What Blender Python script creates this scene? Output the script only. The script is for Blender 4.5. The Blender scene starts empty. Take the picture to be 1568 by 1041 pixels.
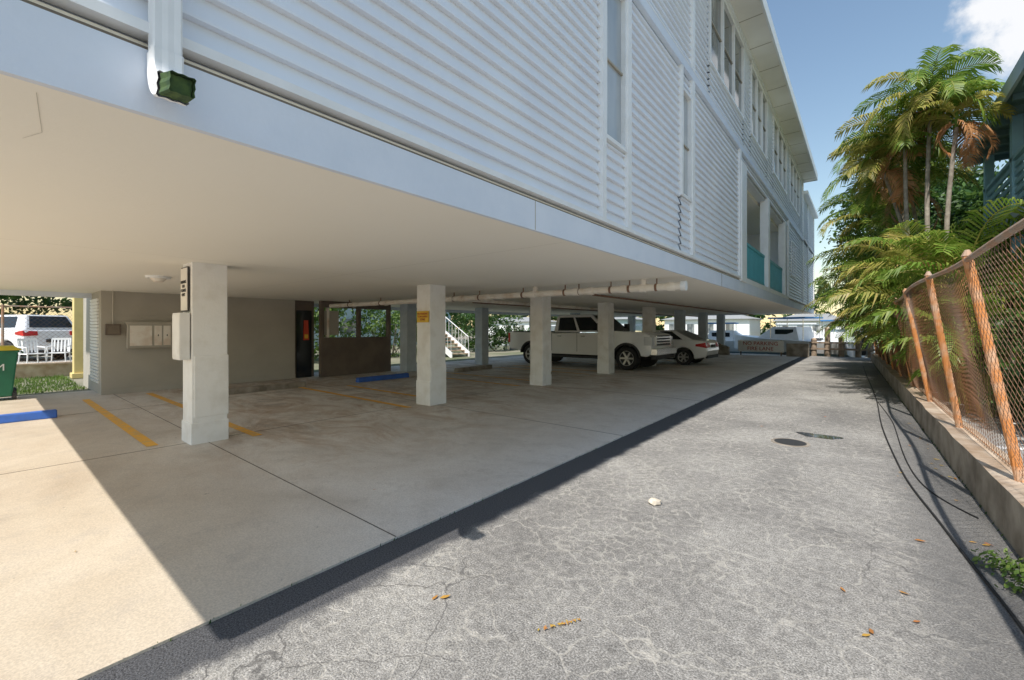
import bpy, bmesh, math, random
from mathutils import Vector, Matrix
R=random.Random(7)
scene=bpy.context.scene
scene.view_settings.view_transform='Standard'
scene.view_settings.look='None'
scene.view_settings.exposure=0

# ---------------------------------------------------------------- materials
def new_mat(name):
    m=bpy.data.materials.new(name); m.use_nodes=True
    nt=m.node_tree; p=nt.nodes['Principled BSDF']
    return m,nt,p
def N(nt,t,**kw):
    n=nt.nodes.new(t)
    for k,v in kw.items(): setattr(n,k,v)
    return n
def ramp(nt,src,stops):
    r=nt.nodes.new('ShaderNodeValToRGB'); e=r.color_ramp.elements
    while len(e)<len(stops): e.new(0.5)
    for i,(p,c) in enumerate(stops):
        e[i].position=p; e[i].color=(*c,1)
    nt.links.new(src,r.inputs[0]); return r.outputs[0]
def g(v): return (v,v,v)
def mixc(nt,fac,a,b,mode='MIX'):
    m=nt.nodes.new('ShaderNodeMix'); m.data_type='RGBA'; m.blend_type=mode
    for sock,val in ((0,fac),(6,a),(7,b)):
        if hasattr(val,'links'): nt.links.new(val,m.inputs[sock])
        elif isinstance(val,(int,float)): m.inputs[sock].default_value=val
        else: m.inputs[sock].default_value=(*val,1)
    return m.outputs[2]
def coords(nt):
    return nt.nodes.new('ShaderNodeTexCoord').outputs['Object']
def noise(nt,vec,scale,detail=4,rough=.55,dist=0):
    n=N(nt,'ShaderNodeTexNoise'); n.inputs['Scale'].default_value=scale; n.inputs['Detail'].default_value=detail
    n.inputs['Roughness'].default_value=rough; n.inputs['Distortion'].default_value=dist
    nt.links.new(vec,n.inputs['Vector']); return n.outputs['Fac']
def scaled(nt,vec,s):
    m=N(nt,'ShaderNodeVectorMath',operation='MULTIPLY'); nt.links.new(vec,m.inputs[0]); m.inputs[1].default_value=s; return m.outputs[0]
def mrange(nt,src,a,b,c,d):
    r=N(nt,'ShaderNodeMapRange',interpolation_type='SMOOTHSTEP'); nt.links.new(src,r.inputs[0])
    for i,v in enumerate((a,b,c,d)): r.inputs[i+1].default_value=v
    return r.outputs[0]
def bump(nt,p,h,strength,dist=.01):
    b=nt.nodes.new('ShaderNodeBump'); b.inputs['Strength'].default_value=strength; b.inputs['Distance'].default_value=dist
    nt.links.new(h,b.inputs['Height']); nt.links.new(b.outputs[0],p.inputs['Normal'])
def mat(name,c1,c2=None,scale=3,rough=.7,metal=0,bmp=0,bscale=40,detail=5,lo=.35,hi=.65,spec=None):
    m,nt,p=new_mat(name); v=coords(nt)
    if c2 is None: c2=tuple(x*.86 for x in c1)
    nt.links.new(ramp(nt,noise(nt,v,scale,detail),[(lo,c1),(hi,c2)]),p.inputs['Base Color'])
    p.inputs['Roughness'].default_value=rough; p.inputs['Metallic'].default_value=metal
    if spec is not None: p.inputs['Specular IOR Level'].default_value=spec
    if bmp: bump(nt,p,noise(nt,v,bscale,4),bmp)
    return m
def leafmat(name,ca,cb,cc,tr=.35,dk=.45):
    m,nt,p=new_mat(name)
    geo=nt.nodes.new('ShaderNodeNewGeometry')
    col=ramp(nt,geo.outputs['Random Per Island'],[(0,ca),(.55,cb),(1,cc)])
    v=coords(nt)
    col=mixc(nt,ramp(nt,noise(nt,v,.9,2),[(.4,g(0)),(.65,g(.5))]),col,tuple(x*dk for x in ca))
    nt.links.new(col,p.inputs['Base Color']); p.inputs['Roughness'].default_value=.45
    t=nt.nodes.new('ShaderNodeBsdfTranslucent'); nt.links.new(col,t.inputs[0])
    mx=nt.nodes.new('ShaderNodeMixShader'); mx.inputs[0].default_value=tr
    out=nt.nodes['Material Output']
    nt.links.new(p.outputs[0],mx.inputs[1]); nt.links.new(t.outputs[0],mx.inputs[2]); nt.links.new(mx.outputs[0],out.inputs[0])
    return m

def asphalt():
    m,nt,p=new_mat('asphalt_worn'); v=coords(nt)
    big=noise(nt,v,.6,6,.62,.5)
    base=ramp(nt,big,[(.3,(.225,.215,.202)),(.5,(.325,.31,.288)),(.7,(.46,.44,.405))])
    sp=noise(nt,v,110,3,.75)
    med=noise(nt,v,18,5,.7)
    base=mixc(nt,.8,base,ramp(nt,sp,[(.33,g(.2)),(.5,g(.85)),(.64,g(1.7))]),'MULTIPLY')
    base=mixc(nt,.75,base,ramp(nt,med,[(.3,g(.55)),(.7,g(1.35))]),'MULTIPLY')
    nv=N(nt,'ShaderNodeTexNoise'); nv.inputs['Scale'].default_value=6; nv.inputs['Detail'].default_value=6; nt.links.new(v,nv.inputs['Vector'])
    add=N(nt,'ShaderNodeVectorMath',operation='MULTIPLY_ADD'); nt.links.new(nv.outputs['Color'],add.inputs[0]); add.inputs[1].default_value=(.17,.17,.17); nt.links.new(v,add.inputs[2])
    def crack(sc,w):
        vo=N(nt,'ShaderNodeTexVoronoi',feature='DISTANCE_TO_EDGE'); vo.inputs['Scale'].default_value=sc; vo.inputs['Randomness'].default_value=1
        nt.links.new(add.outputs[0],vo.inputs['Vector'])
        return ramp(nt,vo.outputs['Distance'],[(0,g(1)),(w*.4,g(.7)),(w,g(0))])
    c1=crack(4.0,.036); c2=crack(8.5,.046)
    reg=ramp(nt,noise(nt,v,.9,4),[(.42,g(0)),(.58,g(.9))])
    reg1=ramp(nt,noise(nt,v,1.9,5,.65),[(.36,g(.1)),(.58,g(.95))])
    c1=mixc(nt,1,c1,reg1,'MULTIPLY'); c2=mixc(nt,1,c2,reg,'MULTIPLY')
    cr=mixc(nt,1,c1,c2,'LIGHTEN')
    cr=mixc(nt,1,cr,ramp(nt,med,[(.32,g(.25)),(.6,g(1))]),'MULTIPLY')
    col=mixc(nt,mixc(nt,1,cr,g(.75),'MULTIPLY'),base,(.58,.545,.48))
    dk=crack(1.7,.010); dk=mixc(nt,1,dk,ramp(nt,noise(nt,v,.45,3),[(.5,g(0)),(.58,g(.8))]),'MULTIPLY')
    col=mixc(nt,dk,col,(.11,.105,.10))
    sx=N(nt,'ShaderNodeSeparateXYZ'); nt.links.new(v,sx.inputs[0])
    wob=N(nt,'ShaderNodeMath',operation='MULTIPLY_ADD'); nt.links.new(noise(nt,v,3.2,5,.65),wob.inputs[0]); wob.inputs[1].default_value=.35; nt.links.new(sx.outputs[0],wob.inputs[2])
    r1=mrange(nt,wob.outputs[0],-2.14,-2.0,1,0)
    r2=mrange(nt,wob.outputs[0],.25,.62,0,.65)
    col=mixc(nt,r1,col,mixc(nt,.8,(.10,.10,.105),ramp(nt,sp,[(.35,g(.2)),(.65,g(1.7))]),'MULTIPLY'))
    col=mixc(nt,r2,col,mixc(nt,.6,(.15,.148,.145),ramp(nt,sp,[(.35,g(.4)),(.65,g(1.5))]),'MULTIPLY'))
    nt.links.new(col,p.inputs['Base Color']); p.inputs['Roughness'].default_value=.88; p.inputs['Specular IOR Level'].default_value=.25
    h=mixc(nt,.5,sp,cr,'SUBTRACT'); bump(nt,p,h,.8,.01)
    return m
def concrete_slab():
    m,nt,p=new_mat('concrete_slab'); v=coords(nt)
    sx=N(nt,'ShaderNodeSeparateXYZ'); nt.links.new(v,sx.inputs[0])
    sunlit_tint=ramp(nt,noise(nt,v,.6,7,.65,.7),[(.3,(.44,.355,.26)),(.5,(.56,.47,.355)),(.72,(.65,.56,.44))])
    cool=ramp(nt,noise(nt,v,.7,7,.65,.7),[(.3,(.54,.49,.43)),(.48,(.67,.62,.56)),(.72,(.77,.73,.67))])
    col=mixc(nt,mrange(nt,sx.outputs[1],.4,2.4,0,1),sunlit_tint,cool)  # warm tint of sunlight painted into the concrete colour at the sunlit end
    vs=scaled(nt,v,(.55,1.0,1.0))
    st=ramp(nt,noise(nt,vs,1.3,9,.75,1.3),[(.45,g(0)),(.64,g(.75))])
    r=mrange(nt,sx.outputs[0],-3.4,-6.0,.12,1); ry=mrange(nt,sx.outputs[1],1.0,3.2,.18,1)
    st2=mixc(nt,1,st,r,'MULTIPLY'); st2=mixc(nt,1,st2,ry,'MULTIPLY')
    col=mixc(nt,st2,col,(.38,.235,.13))
    wet=ramp(nt,noise(nt,vs,1.2,8,.7,.8),[(.54,g(0)),(.64,g(.55))])
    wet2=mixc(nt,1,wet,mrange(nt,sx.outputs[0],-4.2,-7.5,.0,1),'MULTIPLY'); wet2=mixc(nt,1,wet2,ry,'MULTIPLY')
    col=mixc(nt,wet2,col,(.20,.155,.12))
    gr=ramp(nt,noise(nt,v,3.4,7,.75),[(.52,g(0)),(.75,g(.5))])
    col=mixc(nt,gr,col,(.40,.35,.30))
    spots=ramp(nt,noise(nt,v,13,3,.6),[(.70,g(0)),(.76,g(.5))])
    col=mixc(nt,spots,col,(.15,.12,.11))
    sp=noise(nt,v,90,3,.7)
    col=mixc(nt,.5,col,ramp(nt,sp,[(.35,g(.65)),(.65,g(1.22))]),'MULTIPLY')
    nt.links.new(col,p.inputs['Base Color'])
    ro=mixc(nt,wet2,g(.68),g(.3)); nt.links.new(ro,p.inputs['Roughness'])
    bump(nt,p,sp,.25,.004)
    return m
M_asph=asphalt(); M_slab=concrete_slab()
M_joint=mat('joint_dark',(.13,.11,.09),rough=.9)
M_ground=mat('ground_soil_grass',(.10,.13,.05),(.30,.27,.20),scale=.35,rough=.95,bmp=.4,bscale=12)
M_lot=mat('neighbour_paving',(.30,.30,.29),(.40,.39,.37),scale=.6,rough=.9)
M_patio=mat('patio_concrete',(.50,.46,.40),rough=.9)
M_ceil=mat('ceiling_paint',(.95,.905,.81),(.935,.89,.79),scale=.7,rough=.8,bmp=.15,bscale=25)
M_fascia=mat('fascia_paint',(.76,.80,.88),(.69,.74,.83),scale=2.2,rough=.65,bmp=.3,bscale=18)
M_siding=mat('siding_vinyl',(.85,.87,.91),(.80,.82,.87),scale=1.5,rough=.5)
M_white=mat('white_trim',(.88,.88,.88),(.82,.82,.81),scale=5,rough=.5)
M_brownline=mat('brown_joint',(.22,.18,.14),rough=.9)
M_faint=mat('faint_crack',(.66,.61,.53),rough=.9)
M_col=mat('column_paint',(.90,.875,.84),(.76,.72,.66),scale=4,rough=.8,bmp=.3,bscale=30,lo=.45,hi=.78,detail=8)
M_colb=mat('column_paint_blue',(.60,.66,.72),(.50,.56,.62),scale=4,rough=.8)
M_greywall=mat('grey_wall',(.48,.445,.385),(.43,.395,.34),scale=1.4,rough=.85,bmp=.1)
M_darkbrown=mat('brown_panel',(.14,.11,.09),(.19,.15,.12),scale=2,rough=.8)
def glassmat(name,a,b_):
    m,nt,p=new_mat(name); p.inputs['Roughness'].default_value=.06; p.inputs['Specular IOR Level'].default_value=.8
    nt.links.new(ramp(nt,noise(nt,scaled(nt,coords(nt),(1,1,.35)),1.6,3),[(.42,a),(.58,b_)]),p.inputs['Base Color']); return m
M_glass=glassmat('window_glass',(.10,.115,.12),(.27,.28,.27))
M_glassl=glassmat('window_glass_curtain',(.36,.39,.41),(.48,.50,.51))
M_eave=mat('eave_soffit',(.90,.86,.79),(.84,.80,.73),scale=2,rough=.8)
M_seam=mat('eave_seam',(.45,.40,.32),rough=.8)
M_teal=mat('teal_railing',(.10,.42,.47),(.08,.36,.41),rough=.5)
M_yellow=mat('yellow_paint',(.85,.45,.06),(.60,.40,.18),scale=9,rough=.8,lo=.42,hi=.72,detail=8)
M_bluep=mat('blue_paint',(.05,.16,.58),(.05,.13,.42),scale=6,rough=.6)
M_conc=mat('old_concrete',(.42,.37,.31),(.19,.16,.125),scale=2.6,rough=.9,bmp=.6,bscale=22,detail=9)
M_conctop=mat('wall_cap_concrete',(.66,.53,.40),(.40,.27,.17),scale=3,rough=.9,bmp=.5,bscale=25,detail=8)
M_rust=mat('rusty_post',(.62,.24,.07),(.62,.45,.32),scale=7,rough=.85,detail=8,bmp=.3,lo=.42,hi=.7)
M_rail=mat('galv_rail',(.40,.33,.27),(.45,.24,.13),scale=4,rough=.7,metal=.1,detail=6)
M_wire=mat('chain_wire',(.24,.105,.045),(.15,.10,.07),scale=1.0,rough=.8)
M_black=mat('black_rubber',(.02,.02,.021),rough=.7)
M_pipe=mat('pipe_pvc',(.88,.82,.74),(.66,.50,.38),scale=3,rough=.55,lo=.48,hi=.78,detail=7)
M_rpipe=mat('pipe_coupling',(.26,.15,.10),rough=.8)
M_paint,_nt,_p=new_mat('car_paint_white'); _p.inputs['Base Color'].default_value=(.90,.90,.91,1); _p.inputs['Roughness'].default_value=.25; _p.inputs['Coat Weight'].default_value=.7
M_chrome=mat('chrome',(.75,.75,.75),rough=.2,metal=.95)
M_cglass=mat('car_glass',(.02,.025,.03),rough=.05)
M_rim=mat('alloy_rim',(.6,.6,.6),rough=.3,metal=.7)
M_tail=mat('tail_red',(.60,.02,.02),rough=.25)
M_lamp=mat('head_lamp',(.65,.66,.68),rough=.15)
M_dgrey=mat('dark_plastic',(.04,.04,.042),rough=.6)
M_bin=mat('bin_green',(.02,.18,.10),(.018,.14,.08),rough=.5)
M_binlid=mat('bin_lid_yellow',(.75,.60,.05),rough=.5)
M_ygreen=mat('dark_green_inside',(.03,.07,.03),(.08,.14,.04),scale=30,rough=.8)
M_orange=mat('door_orange',(.60,.07,.03),rough=.5)
M_signy=mat('sign_yellow',(.80,.50,.05),rough=.5)
M_signr=mat('sign_red_text',(.45,.04,.03),rough=.6)
M_txtb=mat('sign_black_text',(.05,.05,.05),rough=.6)
M_trunk=mat('palm_trunk',(.42,.37,.30),(.24,.20,.16),scale=8,rough=.9,bmp=.5,bscale=30)
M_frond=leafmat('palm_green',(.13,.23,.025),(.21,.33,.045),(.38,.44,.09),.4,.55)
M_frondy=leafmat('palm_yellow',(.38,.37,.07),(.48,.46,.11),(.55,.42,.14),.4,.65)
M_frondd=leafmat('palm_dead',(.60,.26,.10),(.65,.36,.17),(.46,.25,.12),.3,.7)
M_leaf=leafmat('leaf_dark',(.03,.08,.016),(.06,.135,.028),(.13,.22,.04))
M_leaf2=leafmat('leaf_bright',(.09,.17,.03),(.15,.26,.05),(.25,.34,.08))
M_stone=mat('pale_stone',(.75,.66,.52),(.5,.44,.36),scale=20,rough=.9,bmp=.5)
M_fall=leafmat('fallen_leaf',(.60,.42,.06),(.50,.22,.06),(.45,.14,.05),.1)
M_water,_nt,_p=new_mat('canal_water'); _p.inputs['Base Color'].default_value=(.03,.10,.11,1); _p.inputs['Roughness'].default_value=.08
bump(_nt,_p,noise(_nt,coords(_nt),2.5,4),.3,.05)
M_pud=mat('puddle_water',(.05,.05,.05),rough=.03)
M_roofr=mat('roof_tile_red',(.60,.18,.08),(.46,.13,.07),scale=5,rough=.8)
M_roofg=mat('roof_grey',(.35,.35,.34),rough=.8)
M_ywall=mat('yellow_stucco',(.80,.64,.28),rough=.8)
M_nwall=mat('neighbour_wall',(.46,.55,.56),(.38,.47,.48),scale=1,rough=.85)
M_neave=mat('neighbour_eave',(.16,.26,.26),(.13,.21,.215),rough=.7)
M_nrail=mat('neighbour_rail_blue',(.36,.62,.74),rough=.6)
M_wood=mat('piling_wood',(.34,.26,.19),(.20,.15,.11),scale=6,rough=.9)
M_bluetarp=mat('boat_cover_blue',(.08,.26,.55),rough=.6)
M_tealb=mat('boat_teal',(.30,.55,.56),rough=.4)

# ---------------------------------------------------------------- mesh builder
class MB:
    def __init__(s): s.v=[]; s.f=[]; s.m=[]; s.mats=[]
    def mi(s,m):
        if m not in s.mats: s.mats.append(m)
        return s.mats.index(m)
    def add(s,vs,fs,m):
        o=len(s.v); s.v+= [tuple(x) for x in vs]; k=s.mi(m)
        for f in fs: s.f.append(tuple(i+o for i in f)); s.m.append(k)
    def box(s,x0,x1,y0,y1,z0,z1,m):
        vs=[(x0,y0,z0),(x1,y0,z0),(x1,y1,z0),(x0,y1,z0),(x0,y0,z1),(x1,y0,z1),(x1,y1,z1),(x0,y1,z1)]
        s.add(vs,[(0,3,2,1),(4,5,6,7),(0,1,5,4),(1,2,6,5),(2,3,7,6),(3,0,4,7)],m)
    def hexa(s,b,t,m):
        s.add(list(b)+list(t),[(0,3,2,1),(4,5,6,7),(0,1,5,4),(1,2,6,5),(2,3,7,6),(3,0,4,7)],m)
    def quad(s,a,b,c,d,m): s.add([a,b,c,d],[(0,1,2,3)],m)
    def cyl(s,p0,p1,r0,r1=None,n=10,m=None,caps=True):
        if r1 is None: r1=r0
        p0=Vector(p0);p1=Vector(p1); d=(p1-p0).normalized()
        a=d.orthogonal().normalized(); b=d.cross(a)
        vs=[];
        for p,r in((p0,r0),(p1,r1)):
            for i in range(n):
                t=2*math.pi*i/n; vs.append(p+(a*math.cos(t)+b*math.sin(t))*r)
        fs=[(i,(i+1)%n,n+(i+1)%n,n+i) for i in range(n)]
        if caps: fs+= [tuple(range(n-1,-1,-1)),tuple(range(n,2*n))]
        s.add(vs,fs,m)
    def tube(s,pts,rs,n,m):
        for i in range(len(pts)-1):
            a,b=(rs[i],rs[i+1]) if isinstance(rs,(list,tuple)) else (rs,rs)
            s.cyl(pts[i],pts[i+1],a,b,n,m,caps=(n<9))
    def prism(s,pts,y0,y1,m):
        n=len(pts); vs=[(x,y0,z) for x,z in pts]+[(x,y1,z) for x,z in pts]
        fs=[(i,(i+1)%n,n+(i+1)%n,n+i) for i in range(n)]+[tuple(range(n-1,-1,-1)),tuple(range(n,2*n))]
        s.add(vs,fs,m)
    def lathe_y(s,c,prof,n,m):
        vs=[]
        for r,y in prof:
            for i in range(n):
                t=2*math.pi*i/n; vs.append((c[0]+r*math.cos(t),c[1]+y,c[2]+r*math.sin(t)))
        fs=[]
        for j in range(len(prof)-1):
            for i in range(n): fs.append((j*n+i,j*n+(i+1)%n,(j+1)*n+(i+1)%n,(j+1)*n+i))
        s.add(vs,fs,m)
    def panel(s,A,B,C,D,u0,u1,v0,v1,off,m):
        A,B,C,D=map(Vector,(A,B,C,D)); nrm=(B-A).cross(D-A).normalized()
        P=lambda u,v:(A*(1-u)+B*u)*(1-v)+(D*(1-u)+C*u)*v+nrm*off
        s.quad(P(u0,v0),P(u1,v0),P(u1,v1),P(u0,v1),m)
    def build(s,name,parent=None,smooth=False,bevel=0,loc=None,rot=None,fix=False):
        me=bpy.data.meshes.new(name); me.from_pydata(s.v,[],s.f)
        for m in s.mats: me.materials.append(m)
        me.polygons.foreach_set('material_index',s.m)
        if smooth: me.polygons.foreach_set('use_smooth',[True]*len(s.f))
        me.update()
        if fix:
            bm=bmesh.new(); bm.from_mesh(me); bmesh.ops.recalc_face_normals(bm,faces=bm.faces); bm.to_mesh(me); bm.free()
        o=bpy.data.objects.new(name,me); scene.collection.objects.link(o)
        if parent: o.parent=parent
        if loc: o.location=loc
        if rot: o.rotation_euler=rot
        if bevel:
            b=o.modifiers.new('bevel','BEVEL'); b.width=bevel; b.segments=2; b.limit_method='ANGLE'; b.angle_limit=math.radians(35)
        return o
def empty(name,loc=(0,0,0),rotz=0):
    e=bpy.data.objects.new(name,None); e.location=loc; e.rotation_euler=(0,0,rotz); scene.collection.objects.link(e); return e
def text(name,body,loc,rot,size,m,parent=None):
    c=bpy.data.curves.new(name,'FONT'); c.body=body; c.size=size; c.align_x='CENTER'; c.align_y='CENTER'; c.extrude=.002
    c.materials.append(m); o=bpy.data.objects.new(name,c); o.location=loc; o.rotation_euler=rot; scene.collection.objects.link(o)
    if parent: o.parent=parent
    return o

CEIL=2.35
# ---------------------------------------------------------------- ground
b=MB(); prof=[(-400,-.012),(29,-.012),(29,-1.6),(64,-1.6),(64,-.1),(1500,-.1)]
for i in range(len(prof)-1):
    (y0,z0),(y1,z1)=prof[i],prof[i+1]
    b.quad((-700,y0,z0),(700,y0,z0),(700,y1,z1),(-700,y1,z1),M_conc if abs(y1-y0)<.1 else M_ground)
b.build('ground')
b=MB(); b.quad((-700,29,-.7),(700,29,-.7),(700,64,-.7),(-700,64,-.7),M_water); b.build('canal_water')
def xf(y): return .80-.023*(y-4)
b=MB(); b.quad((-2.9,-30,0),(1.2,-30,0),(1.0,28.6,0),(-2.9,28.6,0),M_asph); b.build('asphalt_driveway')
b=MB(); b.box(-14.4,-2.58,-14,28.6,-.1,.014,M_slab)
for y in [-5.54,-1.84,1.86,5.6,9.3,13,16.7,20.4,24.1]: b.box(-14.3,-2.585,y-.004,y+.004,.01,.0165,M_joint)
for x in (-6.8,-10.6): b.box(x-.004,x+.004,-14,28.5,.01,.0162,M_joint)
b.build('concrete_parking_slab')
b=MB(); b.quad((1.0,-20,-.004),(16,-20,-.004),(16,28.6,-.004),(1.0,28.6,-.004),M_lot)
for y in range(-2,26,2): b.quad((1.25,y,0),(4.5,y+1.2,0),(4.5,y+1.35,0),(1.25,y+.15,0),M_white)
b.build('neighbouring_car_park')
b=MB()
for y,x0,x1 in [(1.35,-12.6,-6.95),(2.4,-12.7,-6.5),(5.05,-11.4,-6.6),(6.0,-10.4,-6.9),(8.75,-11,-6.9),(9.85,-11,-6.9),(12.4,-11,-6.9),(13.5,-11,-6.9),(16.3,-11,-6.9),(20,-11,-6.9)]:
    b.quad((x0,y-.06,.019),(x1,y-.06,.019),(x1,y+.06,.019),(x0,y+.06,.019),M_yellow)
b.build('parking_stripes')

# ---------------------------------------------------------------- apartment building
apt=empty('apartment_building')
Y0,Y1=-1.0,30.0
b=MB()
b.box(-14.5,-2.225,Y0,Y1,CEIL,2.64,M_ceil)
b.build('ceiling_slab',apt)
b=MB()
b.box(-2.222,-2.19,Y0,Y1,CEIL-.004,2.60,M_fascia)
b.box(-2.222,-2.205,Y0,Y1,2.60,2.618,M_brownline)
b.box(-2.192,-2.186,9.3,9.31,CEIL,2.6,M_brownline)
b.box(-2.192,-2.187,3.0,3.005,CEIL,2.6,M_seam)
b.box(-14.54,-14.5,Y0,Y1,CEIL-.12,2.65,M_fascia)
b.box(-14.5,-2.222,Y0-.03,Y0,CEIL-.004,2.65,M_fascia)
b.build('fascia_beam',apt)
b=MB()
XW=-2.264
def wall(y0,y1,z0,z1): b.box(XW-.2,XW,y0,y1,z0,z1,M_fascia)
wall(Y0,11.0,2.64,8.35); wall(11.0,19.2,5.3,8.35); wall(19.2,24.3,2.64,8.35); wall(24.3,30,2.64,7.8)
b.box(-14.5,XW-.2,Y0,Y0+.15,2.64,8.35,M_siding); b.box(-14.5,-14.3,Y0+.15,30,2.64,8.2,M_siding)
b.box(-14.3,XW-.2,29.8,30,2.64,7.8,M_siding)
b.box(-14.3,XW-.2,24.3,29.8,7.6,7.8,M_siding)
b.box(-4.2,-4.0,10.8,19.4,2.64,5.3,M_siding)
b.box(-4.0,XW-.2,10.8,11.0,2.64,5.3,M_siding); b.box(-4.0,XW-.2,19.2,19.4,2.64,5.3,M_siding)
b.box(-4.0,XW-.2,11.0,19.2,5.2,5.3,M_ceil)
b.build('walls',apt)
# siding: laps with a deep underside ledge
b=MB(); P=.122; ZB=2.70
def siding(y0,y1,z0,z1,x=-2.245):
    n0=math.floor((z0-ZB)/P+1e-6); n1=math.ceil((z1-ZB)/P-1e-6)
    for n in range(n0,n1):
        zb=ZB+n*P; a=max(z0,zb); c=min(z1,zb+P)
        m1=min(c,max(a,zb+.012)); o=x+.040; i=x
        b.quad((o,y0,a),(o,y1,a),(o,y1,m1),(o,y0,m1),M_siding)
        b.quad((o,y0,m1),(o,y1,m1),(i,y1,c),(i,y0,c),M_siding)
        b.quad((i,y0,a),(i,y1,a),(o,y1,a),(o,y0,a),M_siding)
siding(Y0,4.22,ZB,5.6); siding(4.3,4.86,ZB,3.6); siding(4.3,4.86,5.45,5.6)
siding(4.96,6.84,ZB,5.6); siding(6.9,7.38,ZB,3.58); siding(6.9,7.38,5.3,5.6); siding(7.5,11.0,ZB,5.6)
siding(11.0,19.2,5.36,5.6)
siding(19.2,30,ZB,5.6)
WIN2=[(8.5,11.4),(12.3,14.6),(15.8,18.8),(19.8,23.0)]
siding(Y0,7.4,5.74,8.35); siding(7.5,8.45,5.74,8.35)
for (a,c),(a2,c2) in zip(WIN2,WIN2[1:]+[(24.3,0)]):
    siding(a,c,5.74,6.44); siding(c+.05,a2-.05 if a2<24 else 24.3,5.74,8.35)
siding(24.35,30,5.74,7.8)
b.build('lap_siding',apt)
b=MB()
b.box(-2.24,-2.165,Y0,11.0,2.655,2.698,M_white); b.box(-2.24,-2.165,19.2,30,2.655,2.698,M_white)
b.box(-2.24,-2.17,Y0,24.3,5.6,5.74,M_fascia); b.box(-2.24,-2.165,Y0,30,5.74,5.765,M_white)
for y0,y1,z0,z1 in [(4.22,4.3,ZB,5.6),(4.86,4.96,ZB,5.6),(6.84,6.9,3.58,5.6),(7.38,7.5,ZB,5.6),(7.4,7.5,5.765,8.35),(10.9,11.05,ZB,5.6),(19.15,19.3,ZB,5.6),(24.22,24.36,ZB,8.35),(26.6,26.75,ZB,7.8),(29.9,30.05,ZB,7.9)]:
    b.box(-2.24,-2.172,y0,y1,z0,z1,M_white)
b.build('white_trim',apt)
b=MB()
def window(y0,y1,z0,z1,nm,gm=None):
    b.quad((-2.243,y0,z0),(-2.243,y1,z0),(-2.243,y1,z1),(-2.243,y0,z1),gm or M_glass)
    t=.045
    b.box(-2.245,-2.185,y0,y1,z0,z0+t,M_white); b.box(-2.245,-2.185,y0,y1,z1-t,z1,M_white)
    for i in range(nm+1):
        y=y0+(y1-y0-t)*i/nm; b.box(-2.245,-2.187,y,y+t,z0+t,z1-t,M_white)
    b.box(-2.245,-2.22,y0+t,y1-t,(z0+z1)/2-.012,(z0+z1)/2+.012,M_seam)
window(4.3,4.86,3.6,5.45,1,M_glassl); window(6.9,7.38,3.58,5.3,1,M_glassl)
for a,c in WIN2: window(a,c,6.44,8.2,3)
for a,c in WIN2: b.box(-2.24,-2.2,a,c,8.2,8.30,M_white)
window(20.2,21.6,3.6,5.0,2)
b.build('windows',apt)
b=MB()
b.box(-14.9,-1.67,-3.9,24.3,8.36,8.56,M_eave); b.box(-1.67,-1.63,-3.9,24.33,8.33,8.62,M_white)
b.box(-14.9,-1.67,24.3,24.33,8.33,8.62,M_white)
for i in range(24):
    y=-3.7+i*1.2; b.box(-2.16,-1.70,y,y+.018,8.354,8.361,M_seam)
b.box(-2.235,-2.165,-3.8,24.2,8.30,8.36,M_white)
b.box(-14.7,-2.0,24.3,30.2,7.8,7.95,M_white)
b.build('roof',apt)
b=MB()
b.box(-2.45,-2.15,10.98,11.5,2.6,5.36,M_white); b.box(-2.4,-2.18,14.7,15.0,2.6,5.36,M_white); b.box(-2.4,-2.18,18.3,18.55,2.6,5.36,M_white)
b.box(-2.22,-2.185,11.0,19.2,2.6,2.72,M_white)
b.build('balcony_posts',apt)
b=MB()
for y0,y1 in[(11.5,14.7),(15.0,18.3),(18.55,19.2)]:
    b.box(-2.33,-2.27,y0,y1,3.6,3.67,M_teal); b.box(-2.32,-2.28,y0,y1,2.78,2.83,M_teal)
    y=y0+.05
    while y<y1-.03: b.box(-2.315,-2.285,y,y+.05,2.83,3.6,M_teal); y+=.1
b.build('balcony_railing',apt)
b=MB(); b.box(-3.99,-3.96,12.4,13.3,2.7,4.75,M_darkbrown); b.box(-3.99,-3.96,15.6,16.8,3.4,4.7,M_glass)
b.cyl((-3.97,14,4.9),(-3.85,14,4.9),.1,.1,12,M_white); b.build('balcony_doors',apt)
colY=[1.68+3.74*i for i in range(8)]
b=MB()
for i,y in enumerate(colY):
    m=M_col if i<5 else M_colb
    x1=-6.45 if i else -6.64
    b.box(x1-.40,x1,y,y+.40,.0,CEIL+.01,m)
    h=1.15 if i%2==0 else .8
    b.box(x1-.412,x1+.012,y-.012,y+.412,.0,h*.25+.28*(i%2),m)
    b.box(x1-.30,x1+.010,y+.02,y+.412,.35,h,m)
for i,y in enumerate(colY[2:]):
    b.box(-12.5,-12.1,y,y+.4,0,CEIL+.01,M_colb)
b.box(-14.9,-14.6,-.1,.18,0,CEIL,M_colb)
b.build('columns',apt,bevel=.012)
b=MB()
def crackline(pts,w=.002):
    for (x0,y0),(x1,y1) in zip(pts,pts[1:]):
        d=Vector((x1-x0,y1-y0)).normalized(); nx,ny=-d.y*w,d.x*w
        b.quad((x0+nx,y0+ny,CEIL-.003),(x1+nx,y1+ny,CEIL-.003),(x1-nx,y1-ny,CEIL-.003),(x0-nx,y0-ny,CEIL-.003),M_faint)
crackline([(-2.3,.12),(-2.75,.16),(-2.9,.11)],.0012)
for x in (-6.3,-10.4): crackline([(x,-.9),(x+.01,29.8)],.003)
for y in (3.6,11.0,18.5): crackline([(-2.3,y),(-14.4,y)],.003)
b.build('ceiling_cracks',apt)
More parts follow.
